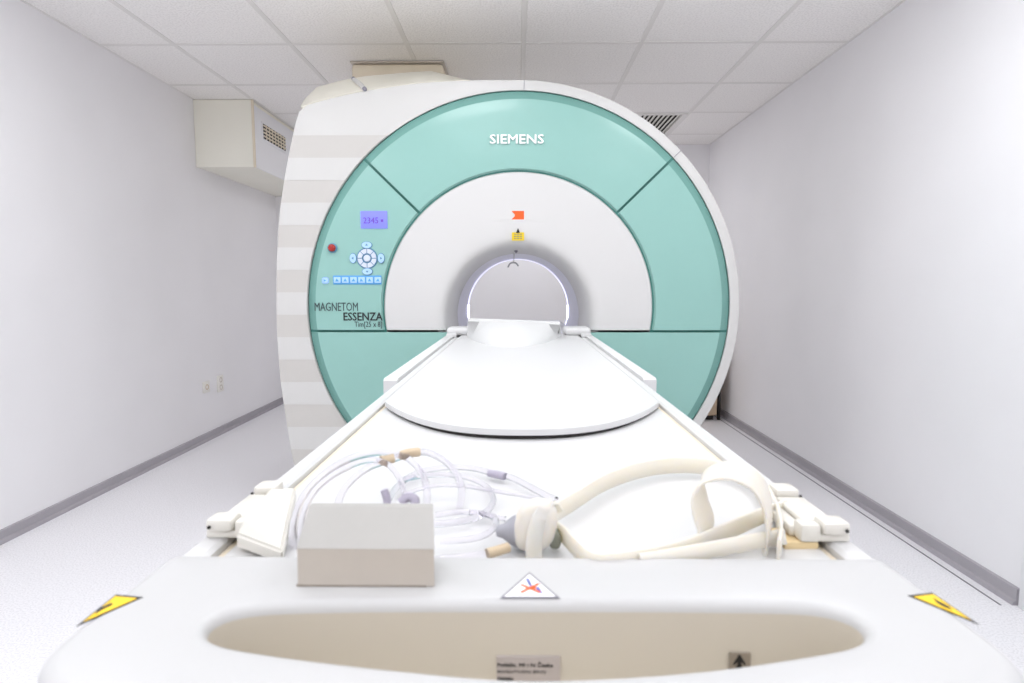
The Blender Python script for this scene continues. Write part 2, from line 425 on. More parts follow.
for r_, y_ in ((.3095, YE - .235), (.3035, YE - .235), (.3035, YE - .222), (.3095, YE - .222)):
    for i in range(k_): t = 2 * math.pi * i / k_; v.append((r_ * math.cos(t), y_, bz + r_ * math.sin(t)))
for r_ in range(4):
    for i in range(k_): f.append((r_ * k_ + i, r_ * k_ + (i + 1) % k_, ((r_ + 1) % 4) * k_ + (i + 1) % k_, ((r_ + 1) % 4) * k_ + i))
mk('bore_light', v, f, M_blight, sc)
for sx_ in (-1, 1): box('bore_glint', sx_ * .297 - .0012, sx_ * .297 + .0012, 3.47, 3.51, bz - .055, bz + .030, M_strip, sc, bev=.001)  # glowing strips added for the glints on the bore's inner edges
# white funnel-shaped front disc above the split
prof = [(RD, .030), (RD, .004), (RD - .004, 0), (.46, 0), (.385, .0), (.362, .0012), (.346, .004), (.334, .010), (.325, .020), (.318, .036), (.312, .062), (.307, .105), (.303, .18), (RB, .33)]
def patch(name, fn, nu, nv, m, parent, skirt=.03, angle=40):
    """grid surface fn(u,v) with an edge turned back by skirt"""
    v = []; f = []
    for i in range(nu + 1):
        for j in range(nv + 1): v.append(Vector(fn(i / nu, j / nv)))
    I = lambda i, j: i * (nv + 1) + j
    for i in range(nu):
        for j in range(nv): f.append((I(i, j), I(i + 1, j), I(i + 1, j + 1), I(i, j + 1)))
    if skirt:
        loop = [I(i, 0) for i in range(nu)] + [I(nu, j) for j in range(nv)] + [I(i, nv) for i in range(nu, 0, -1)] + [I(0, j) for j in range(nv, 0, -1)]
        base = len(v)
        for k in loop: v.append(v[k] + Vector((0, skirt, 0)))
        n = len(loop)
        for k in range(n): f.append((loop[k], loop[(k + 1) % n], base + (k + 1) % n, base + k))
    return mk(name, v, f, m, parent, True, angle)
def lerp_list(L, u):
    k = u * (len(L) - 1); i = min(int(k), len(L) - 2); t = k - i
    return tuple(a + (b_ - a) * t for a, b_ in zip(L[i], L[i + 1]))
def disc_fn(u, v):
    r, dy = lerp_list(prof, v); c = ZI + droop(r); a0 = math.asin((ZSP + .004 - c) / r); th = a0 + (math.pi - 2 * a0) * u
    return (r * math.cos(th), YS - .002 + dy, c + r * math.sin(th))
disc = patch('front_disc', disc_fn, 90, len(prof) - 1, M_disc, sc, skirt=0)
# lower lining of the funnel, hidden under the couch
def lower_fn(u, v):
    r, dy = lerp_list(prof[5:], v); c = ZI + droop(r); a0 = math.asin((ZSP + .004 - c) / r); th = math.pi - a0 + (math.pi + 2 * a0) * u
    return (r * math.cos(th), YS + .02 + dy * .94, c + r * math.sin(th))
patch('funnel_lining', lower_fn, 40, len(prof) - 6, M_disc, sc, skirt=0)
# mint green ring segments
GAP = .004
GAP = .0055
rp = [(RG0 + GAP, .012), (RG0 + GAP + .006, 0), (.65, -.003), (.74, -.004), (.83, -.003), (RG1 - .040, -.001), (RG1 - .036, .0)]
rq = [(RG1 - .036, .0), (RG1 - .032, .003), (RG1 - .003, .018), (RG1, .022)]
def seg(a0, a1, flat0=False, flat1=False):
    def fn(u, v, rp=rp):
        r, dy = lerp_list(rp, v)
        t0 = math.asin((ZSP + GAP - ZI) / r) if flat0 else a0 + GAP / r
        t1 = math.pi - math.asin((ZSP + GAP - ZI) / r) if flat1 else a1 - GAP / r
        th = t0 + (t1 - t0) * u
        return (r * math.cos(th), YS - .012 + dy, ZI + r * math.sin(th))
    o = patch('fascia_panel', fn, 40, len(rp) - 1, M_green, sc, skirt=.022)
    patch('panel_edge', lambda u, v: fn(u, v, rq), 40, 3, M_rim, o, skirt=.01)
    return o
A1, A2 = R(44.2), R(135.8)
seg(A1, A2); seg(0, A1, flat0=True); left_seg = seg(A2, 0, flat1=True)
left_seg['label'] = 'mint green panel with display and control keys'
def low(sgn):
    xi = .235
    zb = ZI - math.sqrt(RG1 ** 2 - (xi + .10) ** 2)
    def fn(u, v, e=False):
        z = ZSP - GAP + (zb - ZSP + GAP) * u
        xo = math.sqrt(max(0, RG1 ** 2 - (z - ZI) ** 2)); d = xo - math.sqrt((RG1 - .036) ** 2 - (z - ZI) ** 2) if xo > .45 else .055
        xe = xo - d
        c = [(xe, 0), (xe + d * .1, .003), (xo - d * .1, .018), (xo, .022)] if e else [(xi, 0), (xi + (xe - xi) * .33, -.003), (xi + (xe - xi) * .66, -.003), (xe, 0)]
        x, dy = lerp_list(c, v)
        return (sgn * x, YS - .012 + dy, z)
    o = patch('fascia_panel', fn, 30, 3, M_green, sc, skirt=.022)
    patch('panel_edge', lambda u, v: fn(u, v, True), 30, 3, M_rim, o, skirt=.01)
low(-1); low(1)
# dark green backing that shows in the joints
ringloft('joint_backing', [(lambda i: RG0 - .001, YS + .002), (lambda i: RG1 - .02, YS + .002), (lambda i: RG1 + .003, YS + .012)], M_gap, sc)
# pale bands of the left flank
zb = [P(300, 135.5 + 22.4 * k, Y=YS).z for k in range(0, 19)]
for k in range(17):
    zt, zl = zb[k], zb[k + 1]
    if zl < .03: break
    def fn(u, v, zt=zt, zl=zl):
        z = zt + (zl - zt) * u; q = (RG1 + .006) ** 2 - (z - ZI) ** 2
        xr = -math.sqrt(q) if q > .01 else -.1
        x0 = xleft(z) + .006
        return (x0 + (xr - x0) * v, YS - (.0035 if k % 2 else .0022), z)
    patch('cover_band', fn, 5, 8, M_band if k % 2 == 0 else M_white, sc, skirt=.004)
# sloping cream top cover
fr = [(302, 107.5), (305, 105), (314, 102), (340, 95.5), (366, 90), (418, 82.5), (440, 81), (470, 80)]
bk = [(300.5, 106), (305, 98.5), (317, 87), (345, 79.5), (366, 76), (412, 72), (431, 71), (464, 79)]
Fp = [P(x, y, Y=YS + .004) for x, y in fr]; Bp = [P(x, y, Y=2.80) for x, y in bk]
v = []; f = []; n = len(Fp)
for p in Fp: v.append(p)
for p in Bp: v.append(p)
for p in Bp: v.append((p.x, 3.55, p.z - .0))
for p in Bp: v.append((p.x, 3.6, p.z - .15))
for p in Fp: v.append(p + Vector((0, .05, -.06)))
for r_ in range(3):
    for i in range(n - 1): f.append((r_ * n + i, r_ * n + i + 1, (r_ + 1) * n + i + 1, (r_ + 1) * n + i))
for i in range(n - 1): f.append((i, i + 1, 4 * n + i + 1, 4 * n + i)); f.append((3 * n + i, 3 * n + i + 1, 4 * n + i + 1, 4 * n + i))
for e in (0, n - 1): f.append((e, n + e, 2 * n + e, 3 * n + e, 4 * n + e))
mk('top_cover', v, f, M_cream, sc, True, 30)
a, b2 = P(354, 79.5, Y=2.76), P(365, 89.5, Y=YS + .005)
tube('cover_latch', [a, a.lerp(b2, .5) + Vector((0, -.002, .004)), b2], .010, M_white, sc, k=8)
for q in (a, b2): lathe('latch_screw', [(.001, -.012), (.009, -.012), (.009, .004)], q, 'y', M_greyl, sc, n=10)
# fine seams of the rim
for th, in ((R(88.5),), (R(44.2),)):
    r0, r1 = RG1 + .006, rad(th) - .003
    c, s = math.cos(th), math.sin(th); tx, tz = -s * .0012, c * .0012
    v = []
    for y in (YS - .0008, YS + .004):
        for r_, sg in ((r0, 1), (r1, 1), (r1, -1), (r0, -1)): v.append((r_ * c + sg * tx, y, ZI + r_ * s + sg * tz))
    mk('rim_seam', v, [(0, 1, 2, 3), (4, 5, 6, 7), (0, 1, 5, 4), (1, 2, 6, 5), (2, 3, 7, 6), (3, 0, 4, 7)], M_greyl, sc)
# lettering on the ring
YP = YS - .0165
def onring(x, d, z): return (x, YP + .001 + d, z)
def pt(px, py): return P(px, py, Y=YP)
def ringtext(nm, s, px0, px1, py0, py1, m, bold=0, ext=.002):
    a, b_ = pt(px0, py0), pt(px1, py1)
    return text(nm, s, a.x, b_.x, a.z, b_.z, onring, m, sc, bold, ext)
ringtext('lettering', 'SIEMENS', 490, 543.5, 135, 143.8, M_let, .016, .009)
ringtext('lettering', 'MAGNETOM', 314.5, 358, 302.5, 311, M_txt, 0)
ringtext('lettering', 'ESSENZA', 343.5, 382.5, 312.5, 320.5, M_txt2, .018)
ringtext('lettering', 'Tim[25 x 8]', 354.5, 382, 321.5, 328.5, M_txt, 0)
# display
a, b_ = pt(360.5, 211), pt(387.5, 228.5)
dsp = box('display', a.x, b_.x, YP - .003, YP + .006, b_.z, a.z, M_scr, sc, bev=.0015)
a, b_ = pt(363.5, 217.5), pt(378.5, 223.5)
text('display_text', '2345', a.x, b_.x, a.z, b_.z, lambda x, d, z: (x, YP - .0032 + d, z), M_scrt, dsp, .01, .0006)
a, b_ = pt(381, 219.5), pt(383.5, 222)
box('display_text', a.x, b_.x, YP - .0038, YP - .0025, b_.z, a.z, M_scrt, dsp)
# red stop button
c = pt(332.5, 248); lathe('stop_button', [(.021, .006), (.021, -.004), (.018, -.006)], (c.x, YP, c.z), 'y', M_keyr, sc, n=24)
lathe('button_cap', [(.0165, -.004), (.0165, -.014), (.013, -.019), (.006, -.021), (.001, -.0212)], (c.x, YP, c.z), 'y', M_redb, sc, n=24)
# round control pad
c = pt(367.2, 258.3)
pad = lathe('control_pad', [(.046, .006), (.046, -.001), (.044, -.0025), (.020, -.0025), (.019, .0)], (c.x, YP, c.z), 'y', M_keyr, sc, n=40)
for k in range(8):
    v = []
    for y in (YP - .0052, YP - .001):
        for r_, da in ((.022, .08), (.022, .40), (.022, .705), (.041, .745), (.041, .40), (.041, .04)):
            t = math.pi / 4 * k + da; v.append((c.x + r_ * math.cos(t), y, c.z + r_ * math.sin(t)))
    mk('pad_key', v, [(0, 1, 4, 5), (1, 2, 3, 4)] + [(6, 7, 10, 11), (7, 8, 9, 10)] + [(i, (i + 1) % 6, 6 + (i + 1) % 6, 6 + i) for i in range(6)], M_keyp, pad)
lathe('centre_key', [(.015, .002), (.015, -.005), (.012, -.0075), (.001, -.008)], (c.x, YP, c.z), 'y', M_keyp, pad, n=24)
for dx, dz in ((0, 1), (0, -1), (1, 0), (-1, 0)):
    x, z = c.x + dx * .061, c.z + dz * .057
    hx, hz = (.021, .0135) if dx == 0 else (.0135, .020)
    def ell(s): return [(x + hx * s * math.cos(t), z + hz * s * math.sin(t)) for t in [2 * math.pi * i / 24 for i in range(24)]]
    kb = prism('key_surround', ell(1.14), 'y', YP - .002, YP + .004, M_keyr, pad)
    prism('arrow_key', ell(1), 'y', YP - .006, YP - .001, M_key, pad, bev=.0015)
    t3 = [(x + dx * .006 - dz * .005, z + dz * .005 - dx * .005), (x + dx * .006 + dz * .005, z + dz * .005 + dx * .005), (x - dx * .0 + (0), z - dz * .0)]
    cx = [(x + dx * .006, z + dz * .006), (x - dx * .003 + dz * .006, z - dz * .003 - dx * .006), (x - dx * .003 - dz * .006, z - dz * .003 + dx * .006)]
    prism('arrow_mark', cx, 'y', YP - .0066, YP - .0055, M_keyr, pad)
# row of keys
a, b_ = pt(333, 275.5), pt(381.5, 284.5)
strip = box('key_strip', a.x, b_.x, YP - .002, YP + .004, b_.z, a.z, M_keyb, sc, bev=.002)
for k in range(6):
    q = pt(337.5 + 8.1 * k, 280)
    box('key', q.x - .0145, q.x + .0145, YP - .006, YP - .001, q.z - .0125, q.z + .0125, M_key, strip, bev=.002)
    pts = [(q.x - .008, q.z - .006), (q.x + .008, q.z - .006), (q.x + .002 * (k % 3 - 1), q.z + .007)]
    prism('key_mark', pts, 'y', YP - .0066, YP - .0055, M_keyb, strip)
q = pt(325.5, 280.5)
lk = box('round_key', q.x - .015, q.x + .015, YP - .005, YP + .004, q.z - .014, q.z + .014, M_key, sc, bev=.008, seg=3)
prism('key_mark', [(q.x - .006, q.z - .005), (q.x + .006, q.z), (q.x - .006, q.z + .005)], 'y', YP - .0056, YP - .004, M_keyb, lk)
# labels on the white disc
YD = YS - .002
a, b_ = P(511.5, 211, Y=YD), P(524, 219.5, Y=YD)
m_ = (a.z + b_.z) / 2
prism('red_label', [(a.x, a.z), (b_.x, a.z), (b_.x, b_.z), (a.x, b_.z), (a.x + .014, m_ - .004), (a.x + .014, m_ + .004)], 'y', YD - .0015, YD + .001, M_red, sc)
# slim ledge under it
v = []; f = []; nn = 24
for i in range(nn + 1):
    t = i / nn * 2 - 1; hgt = (1 - t * t) * 1.0
    p = P(517.5 + 29 * t, 219.8 + 1.2 * t * t, Y=YD)
    v += [(p.x, YD + .004, p.z + .004), (p.x, YD - .0022 * hgt - .0002, p.z + .0005), (p.x, YD - .0022 * hgt - .0002, p.z - .0015), (p.x, YD + .004, p.z - .026 * hgt - .002)]
for i in range(nn):
    for j in range(3): f.append((i * 4 + j, i * 4 + j + 1, (i + 1) * 4 + j + 1, (i + 1) * 4 + j))
mk('sensor_ledge', v, f, M_disc, sc, True, 60)
a, b_ = P(512, 232.5, Y=YS), P(524, 240.5, Y=YS)
yl = prism('yellow_label', [(a.x, b_.z), (b_.x, b_.z), (b_.x, a.z), (a.x, a.z)], 'y', YS - .0045, YS + .008, M_yel2, sc)
p = P(518, 230.3, Y=YS - .002)
prism('label_mark', [(p.x - .009, p.z - .012), (p.x + .009, p.z - .012), (p.x, p.z + .010)], 'y', YS - .0045, YS + .006, M_black, yl)
for dx, dz, wx, wz in ((0, 0, .019, .0012), (0, .009, .019, .001), (0, -.009, .019, .001), (0, 0, .0012, .014), (-.013, 0, .001, .014), (.013, 0, .001, .014)):
    x, z = (a.x + b_.x) / 2 + dx, (a.z + b_.z) / 2 + dz
    box('label_mark', x - wx, x + wx, YS - .0052, YS - .004, z - wz, z + wz, M_olive, yl)
# small mirror bracket under the top of the bore
p = P(513, 265, Y=2.86)
br = tube('mirror_bracket', [(p.x - .024, 2.86, p.z - .010), (p.x - .012, 2.85, p.z + .008), (p.x + .012, 2.85, p.z + .010), (p.x + .026, 2.86, p.z - .004)], .004, M_metal, sc, k=8)
tube('bracket_stem', [(p.x, 2.852, p.z + .008), (p.x + .004, 2.85, p.z + .024), (p.x + .006, 2.85, ZI + RB - .038)], .0025, M_disc, br, k=6)
p = P(516, 251, Y=2.70); lathe('laser_port', [(.008, .03), (.008, -.002), (.005, -.003), (.004, .0)], (p.x, p.y - .01, p.z), 'y', M_greyl, sc, n=14)

# ================================================================== COUCH
ZT = 1.07 - .218             # near surface of the couch
XA, XB = -.268, .281         # long sides
XC = (XA + XB) / 2
tb = thing('patient_table', (XC, 1.4, 0), 'long white patient couch running from the near end panel into the scanner bore', 'scanner couch')
def xsec(pts, y0, y1, name, m): return prism(name, pts, 'y', y0, y1, m, tb, bev=.006)
box('pedestal', XC - .19, XC + .19, .75, 2.50, .0, .70, M_white, tb, bev=.03, seg=3)
prism('frame', [(XA + .012, ZT - .004), (XB - .012, ZT - .004), (XB - .012, ZT - .035), (XB - .07, ZT - .11), (XB - .09, ZT - .155), (XA + .09, ZT - .155), (XA + .07, ZT - .11), (XA + .012, ZT - .035)], 'y', .42, 2.525, M_tab, tb)
# side rails with a groove each
for x0, x1, s in ((XA, XA + .022, 1), (XB - .022, XB, -1)):
    prism('side_rail', [(x0, ZT - .03), (x0, ZT + .003), (x0 + .004, ZT + .006), (x1 - .004, ZT + .006), (x1, ZT + .003), (x1, ZT - .03)], 'y', .425, 2.52, M_tab, tb)
GX0, GX1 = XA + .0255, XB - .0255
for x in (GX0, GX1): box('rail_groove', x - .0022, x + .0022, .43, 2.52, ZT - .0045, ZT - .0018, M_duct, tb)
# fixed near deck
prism('near_deck', [(GX0 + .004, ZT - .005), (GX0 + .005, ZT + .0005), (XC - .12, ZT - .001), (XC, ZT - .002), (XC + .12, ZT - .001), (GX1 - .005, ZT + .0005), (GX1 - .004, ZT - .005)], 'y', .43, 1.02, M_tab, tb)
# moving top with a bowed front edge, dark strip beneath painted as the gap's shade
def plan(inset, y1):
    out = []
    xa, xb = GX0 + .006 + inset, GX1 - .006 - inset
    for k in range(33):
        t = -1 + 2 * k / 32; x = (xa + xb) / 2 + (xb - xa) / 2 * t
        out.append((x, .815 + inset + .20 * abs(t) ** 2.5))
    return out + [(xb, y1), (xa, y1)]
prism('top_gap_shade', plan(.004, 2.5), 'z', ZT - .002, ZT + .0045, M_dark, tb)
prism('moving_top', plan(0, 3.45), 'z', ZT + .0045, ZT + .0135, M_tab, tb, bev=.003)
# shoulders beside the top in front of the scanner
for s, xa, xb in ((-1, -.300, XA - .001), (1, XB + .001, .311)):
    y0 = 1.275 if s < 0 else 1.29
    prism('side_ledge', [(y0, ZT - .03), (y0, ZT + .008), (y0 + .01, ZT + .012), (2.53, ZT + .012), (2.53, ZT - .03)], 'x', xa, xb, M_tab, tb, bev=.003)
    xm = xa - .0 if s < 0 else xb
    box('bore_guide', min(s * .19, s * .30) + .003, max(s * .19, s * .30) + .003, 2.40, 2.53, ZT + .0137, ZT + .045, M_tab, tb, bev=.012, seg=3)
    box('guide_foot', min(s * .258, s * .30) + .003, max(s * .258, s * .30) + .003, 2.39, 2.53, ZT + .0063, ZT + .022, M_tab, tb, bev=.003)
# end panel with a hand-hold pocket
ZE = 1.07 - .203
def resample(pts, n):
    pts = [Vector((p[0], p[1], 0)) for p in pts]; L = [0]
    for i in range(len(pts)): L.append(L[-1] + (pts[(i + 1) % len(pts)] - pts[i]).length)
    out = []; k = 0
    for i in range(n):
        d = L[-1] * i / n
        while L[k + 1] < d: k += 1
        t = (d - L[k]) / (L[k + 1] - L[k]); out.append(pts[k].lerp(pts[(k + 1) % len(pts)], t))
    return out
def rounded(corners, radii, n=8):
    out = []; L = len(corners)
    for i in range(L):
        p = Vector(corners[i]).to_3d() if len(corners[i]) == 2 else Vector(corners[i])
        a = Vector((*corners[i - 1], 0)); c = Vector((*corners[(i + 1) % L], 0)); p = Vector((*corners[i], 0)); r = radii[i]
        if r == 0: out.append((p.x, p.y)); continue
        u = (a - p).normalized() * r; w_ = (c - p).normalized() * r
        for k in range(n + 1):
            t = k / n; q = (p + u) * (1 - t) ** 2 + p * 2 * t * (1 - t) + (p + w_) * t * t; out.append((q.x, q.y))
    return out
EA, EB, EY = -.2665, .2770, .425
xc = (EA + EB) / 2; hw = (EB - EA) / 2
def frontcurve(n=20):   # from right to left along the bowed near edge
    return [(xc + hw * (1 - 2 * k / n), .215 + .075 * abs(1 - 2 * k / n) ** 2.4) for k in range(n + 1)]
fc = frontcurve()
outer = rounded([(xc, EY), (EB, EY)] + fc + [(EA, EY)], [0, .012] + [.028] + [0] * (len(fc) - 2) + [.028] + [.012])
NS = 160
outer = resample(outer, NS)
sp = [(512, 608), (610, 608), (700, 608.5), (790, 610), (828, 614), (852, 622), (863, 632), (862, 642), (845, 651), (790, 661), (712, 672), (612, 680), (512, 682), (400, 672.5), (300, 661), (235, 651), (212, 643), (207, 634), (215, 624), (236, 615.5), (275, 610.5), (350, 608.5), (430, 608)]
slot = resample([(p.x, p.y) for p in catmull([P(x, y, z=ZE - .004) for x, y in sp], 8, True)], NS)
sy = slot[0].y
def offset(loop, d):
    out = []; n = len(loop)
    for i in range(n):
        t = (loop[(i + 1) % n] - loop[i - 1]).normalized(); out.append(loop[i] + Vector((t.y, -t.x, 0)) * d)
    return out
# loops run clockwise (back edge towards +x, then the near edge): the normal (t.y,-t.x) points inwards
rings = []
def bevel_ring(loop, sign, r, z):
    for k in range(5):
        a = math.pi / 2 * k / 4
        rings.append((offset(loop, sign * r * (1 - math.sin(a))), z - r * (1 - math.cos(a))) if sign > 0 else (offset(loop, sign * r * (1 - math.sin(a))), z - r * (1 - math.cos(a))))
E1 = .010
out_r = [(offset(outer, E1 - E1 * math.sin(math.pi / 2 * k / 4)), ZE - E1 * (1 - math.cos(math.pi / 2 * k / 4))) for k in range(5)]
S1 = .007
in_r = [(offset(slot, -S1 + S1 * math.sin(math.pi / 2 * k / 4)), ZE - S1 * (1 - math.cos(math.pi / 2 * k / 4))) for k in range(5)]
mids = []
for k in (.33, .66):
    mids.append(([a.lerp(b_, k) for a, b_ in zip(in_r[0][0], out_r[0][0])], ZE))
seq = list(reversed(in_r)) + mids + out_r + [(outer, ZE - .07), (offset(outer, .02), ZE - .12), (offset(outer, .06), ZE - .135)]
def loftrings(name, seq, m, parent, cap0=False, cap1=False):
    v = []; f = []; n = NS
    for lp_, z in seq:
        for p in lp_: v.append((p.x, p.y, z))
    for k in range(len(seq) - 1):
        for i in range(n): f.append((k * n + i, k * n + (i + 1) % n, (k + 1) * n + (i + 1) % n, (k + 1) * n + i))
    if cap0: f.append(list(range(n)))
    if cap1: f.append(list(range((len(seq) - 1) * n, len(seq) * n)))
    return mk(name, v, f, m, parent, True, 50)
ep = loftrings('end_panel', seq, M_end, tb)
pk = loftrings('handle_pocket', [(slot, ZE - S1), (slot, ZE - .05), (offset(slot, .006), ZE - .066), (offset(slot, .014), ZE - .07)], M_slot, tb, cap1=True)
# prints on the end panel
def flat(name, pts, z, m, parent, h=.0004):
    return prism(name, [(p[0], p[1]) for p in pts], 'z', z, z + h, m, parent)
def warn(px, mark):
    A = [P(x, y, z=ZE) for x, y in px]; c = (A[0] + A[1] + A[2]) / 3
    t = flat('warning_label', A, ZE, M_black, tb)
    I = [c + (p - c) * .80 for p in A]; flat('label_face', I, ZE + .0004, M_yel, t, .0003)
    B = [P(x, y, z=ZE) for x, y in mark]; flat('label_mark', B, ZE + .0007, M_black, t, .0002)
warn([(116, 595), (143, 597.5), (76, 627)], [(111, 604), (113, 605.5), (102, 611), (95, 615.5), (98, 610), (103, 608)])
warn([(932, 593), (908, 596), (979, 625)], [(933, 599), (938, 602), (949, 607.5), (952, 611), (944, 608), (937, 604)])
A = [P(x, y, z=ZE) for x, y in ((529.5, 572.5), (560, 598.5), (500, 598.5))]
c = (A[0] + A[1] + A[2]) / 3
nl = flat('no_climbing_label', A, ZE, M_greyl, tb)
flat('label_face', [c + (p - c) * .86 for p in A], ZE + .0004, M_let, nl, .0002)
def stroke(p0, p1, wd, m, z):
    a, b_ = P(*p0, z=ZE), P(*p1, z=ZE); t = (b_ - a).normalized(); n_ = Vector((t.y, -t.x, 0)) * wd / 2
    flat('label_mark', [a + n_, b_ + n_, b_ - n_, a - n_], z, m, nl, .0001)
stroke((527, 579.5), (530, 585), .0022, M_blue, ZE + .0006)
stroke((529, 584), (533, 589), .0018, M_blue, ZE + .0006)
stroke((537, 588), (541, 594), .0024, M_blue, ZE + .0006)
stroke((521, 593.5), (539, 584.5), .0022, M_red, ZE + .0007)
stroke((521, 585.5), (540, 593.5), .0022, M_red, ZE + .0007)
stroke((526, 589), (536, 589), .0026, M_red, ZE + .0008)
# label and sign on the far wall of the pocket
YW = sy - .0008
a, b_ = P(496.5, 656, Y=YW), P(560, 683, Y=YW)
lb = box('inventory_label', a.x, b_.x, YW - .0006, YW + .0006, b_.z, a.z, M_label, tb)
def ontag(x, d, z): return (x, YW - .0007 + d, z)
for s, px0, px1, py0, py1, bd in (('Poliklin. MI i N Česka', 497.5, 553, 661, 666.5, .02), ('INVENTURNI BROJ', 497.5, 545.5, 669.5, 673.5, .0), ('00000', 497.5, 513, 676.5, 680, .03)):
    p, q = P(px0, py0, Y=YW), P(px1, py1, Y=YW)
    text('label_text', s, p.x, q.x, p.z, q.z, ontag, M_txt2, lb, bd, .0002)
a, b_ = P(729.5, 653, Y=YW), P(750, 670, Y=YW)
sg = box('arrow_sign', a.x, b_.x, YW - .0006, YW + .0006, b_.z, a.z, M_signg, tb)
pg = [P(x, y, Y=YW) for x, y in ((739, 653.5), (740.5, 655.5), (745.5, 663.5), (744, 664.5), (741, 661), (741, 664), (743, 668), (735, 668), (737, 664), (737, 661), (734, 664.5), (732.5, 663.5), (737.5, 655.5))]
prism('sign_mark', [(p.x, p.z) for p in pg], 'y', YW - .0009, YW - .0005, M_black, sg)
# hinged rail clamps on both long sides
def clamp(s, y0, L, xin, lab):
    """s = side; a hinge block, a lever plate and a pin standing on the rail"""
    e = XA if s < 0 else XB
    def X(d): return e - s * (d + .007)          # d metres inwards from the outer edge
    def bb(nm, d0, d1, ya, yb, za, zb_, m, par, bev=.002):
        a, b_ = sorted((X(d0), X(d1))); return box(nm, a, b_, ya, yb, ZT + za, ZT + zb_, m, par, bev=bev)
    c0 = bb('rail_clamp', -.002, .034, y0, y0 + L, .0062, .013, M_clip, tb); c0['label'] = lab
    bb('hinge_block', .000, .022, y0 - .004, y0 + .016, .0132, .024, M_clip, c0, .003)
    bb('hinge_block', .023, .040, y0 - .002, y0 + .014, .0062, .022, M_clip, c0, .003)
    bb('hinge_block', .004, .026, y0 + L - .03, y0 + L - .008, .0132, .024, M_clip, c0, .003)
    bb('lever_plate', .003, .030, y0 + .018, y0 + L - .034, .0132, .019, M_clip, c0, .002)
    bb('lever_tab', .031, .044, y0 + .010, y0 + L * .6, .0062, .016, M_clip, c0, .003)
    for yy in (y0 - .0045, y0 + L - .0305):
        lathe('hinge_pin', [(.0015, 0), (.0015, -.001), (.0008, -.0014)], (X(.004), yy, ZT + .018), 'y', M_dark, c0, n=10)
    bb('foam_shim', .024, .052, y0 + .0, y0 + .03, -.001, .006, M_amber, c0, .001)
    return c0
clamp(-1, .468, .105, 0, 'white hinged clamp on the rail'); clamp(1, .466, .105, 0, 'white hinged clamp on the rail')
# ivory flap at the left clamp
v = [P(236, 548, z=ZT + .003), P(283, 566, z=ZT + .003), P(296, 500, z=ZT + .004), P(270, 500, z=ZT + .012), P(247, 530, z=ZT + .016)]
b = bmesh.new(); top = [b.verts.new(p + Vector((0, 0, .012))) for p in v]; bot = [b.verts.new(p) for p in v]
b.faces.new(top); b.faces.new(bot)
for i in range(5): b.faces.new((top[i], top[(i + 1) % 5], bot[(i + 1) % 5], bot[i]))
bmesh.ops.bevel(b, geom=list(b.edges), offset=.002, segments=2, affect='EDGES')
frombm('clamp_flap', b, M_clip, tb)

# headrest pad at the far end of the couch
hp = thing('headrest_pad', (.0, 2.1, ZT + .0136), 'white curved foam headrest lying on the far end of the couch', 'headrest')
front = [P(x, y, z=ZT + .0136) for x, y in ((466, 335), (472, 340), (485, 344.5), (500, 346.5), (515, 347), (530, 346), (545, 343), (556, 339), (562, 335))]
xl, xr = P(468, 319, Y=2.25), P(560, 322.5, Y=2.25)
v = []; f = []; n = len(front)
for p in front: v.append(p)
for i, p in enumerate(front):
    t = i / (n - 1); v.append(Vector((p.x * .985, p.y + .015, p.z + .018)))
tops = [Vector((xl.x + (xr.x - xl.x) * i / (n - 1), 2.24, xl.z + (xr.z - xl.z) * i / (n - 1) - .008)) for i in range(n)]
for p in tops: v.append(p)
for p in tops: v.append(p + Vector((0, .03, .007)))
for p in tops: v.append(p + Vector((0, .09, .0)))
for p in tops: v.append(Vector((p.x, 2.36, ZT + .0136)))
for r_ in range(5):
    for i in range(n - 1): f.append((r_ * n + i, r_ * n + i + 1, (r_ + 1) * n + i + 1, (r_ + 1) * n + i))
for e in (0, n - 1): f.append([r_ * n + e for r_ in range(6)])
f.append(list(range(n)) + list(range(6 * n - 1, 5 * n - 1, -1)))
hpo = mk('pad_body', v, f, M_pad, hp, True, 50)
tube('piping', [p + Vector((0, .028, .0065)) for p in tops], .004, M_pad, hp, k=8, n=2)

# ================================================================== THINGS ON THE COUCH
# grey wedge-fronted unit on the end panel
p0, p1 = P(298, 586.5, z=ZE), P(434, 587, z=ZE)
yb0 = (p0.y + p1.y) / 2
xl_, xr_ = P(298, 586, Y=yb0).x, P(434.5, 586, Y=yb0).x
zf = P(366, 549, Y=yb0 + .001).z; zt_ = P(366, 507, Y=yb0 + .026).z
un = thing('control_unit', ((xl_ + xr_) / 2, yb0 + .02, ZE), 'small pale grey box with a sloping front standing on the white end panel', 'box')
prism('base_housing', [(yb0, ZE + .0005), (yb0 + .001, zf), (yb0 + .036, zf), (yb0 + .036, ZE + .0005)], 'x', xl_, xr_, M_boxlo, un, bev=.0012)
prism('sloping_cover', [(yb0 + .0006, zf + .0002), (yb0 + .024, zt_ - .002), (yb0 + .027, zt_), (yb0 + .033, zt_), (yb0 + .0365, zt_ - .003), (yb0 + .0365, zf + .0002)], 'x', xl_ - .0004, xr_ + .0004, M_box, un, bev=.0012)
for o in list(un.children):
    ox = W[o.name]
    for q in o.data.vertices:
        if q.co.x + ox.x > (xl_ + xr_) / 2: q.co.x -= max(0, q.co.y + ox.y - yb0) * .17
box('foot_strip', xl_ - .001, xr_ - .0055, yb0 - .0004, yb0 + .03, ZE + .0002, ZE + .0011, M_signg, un)

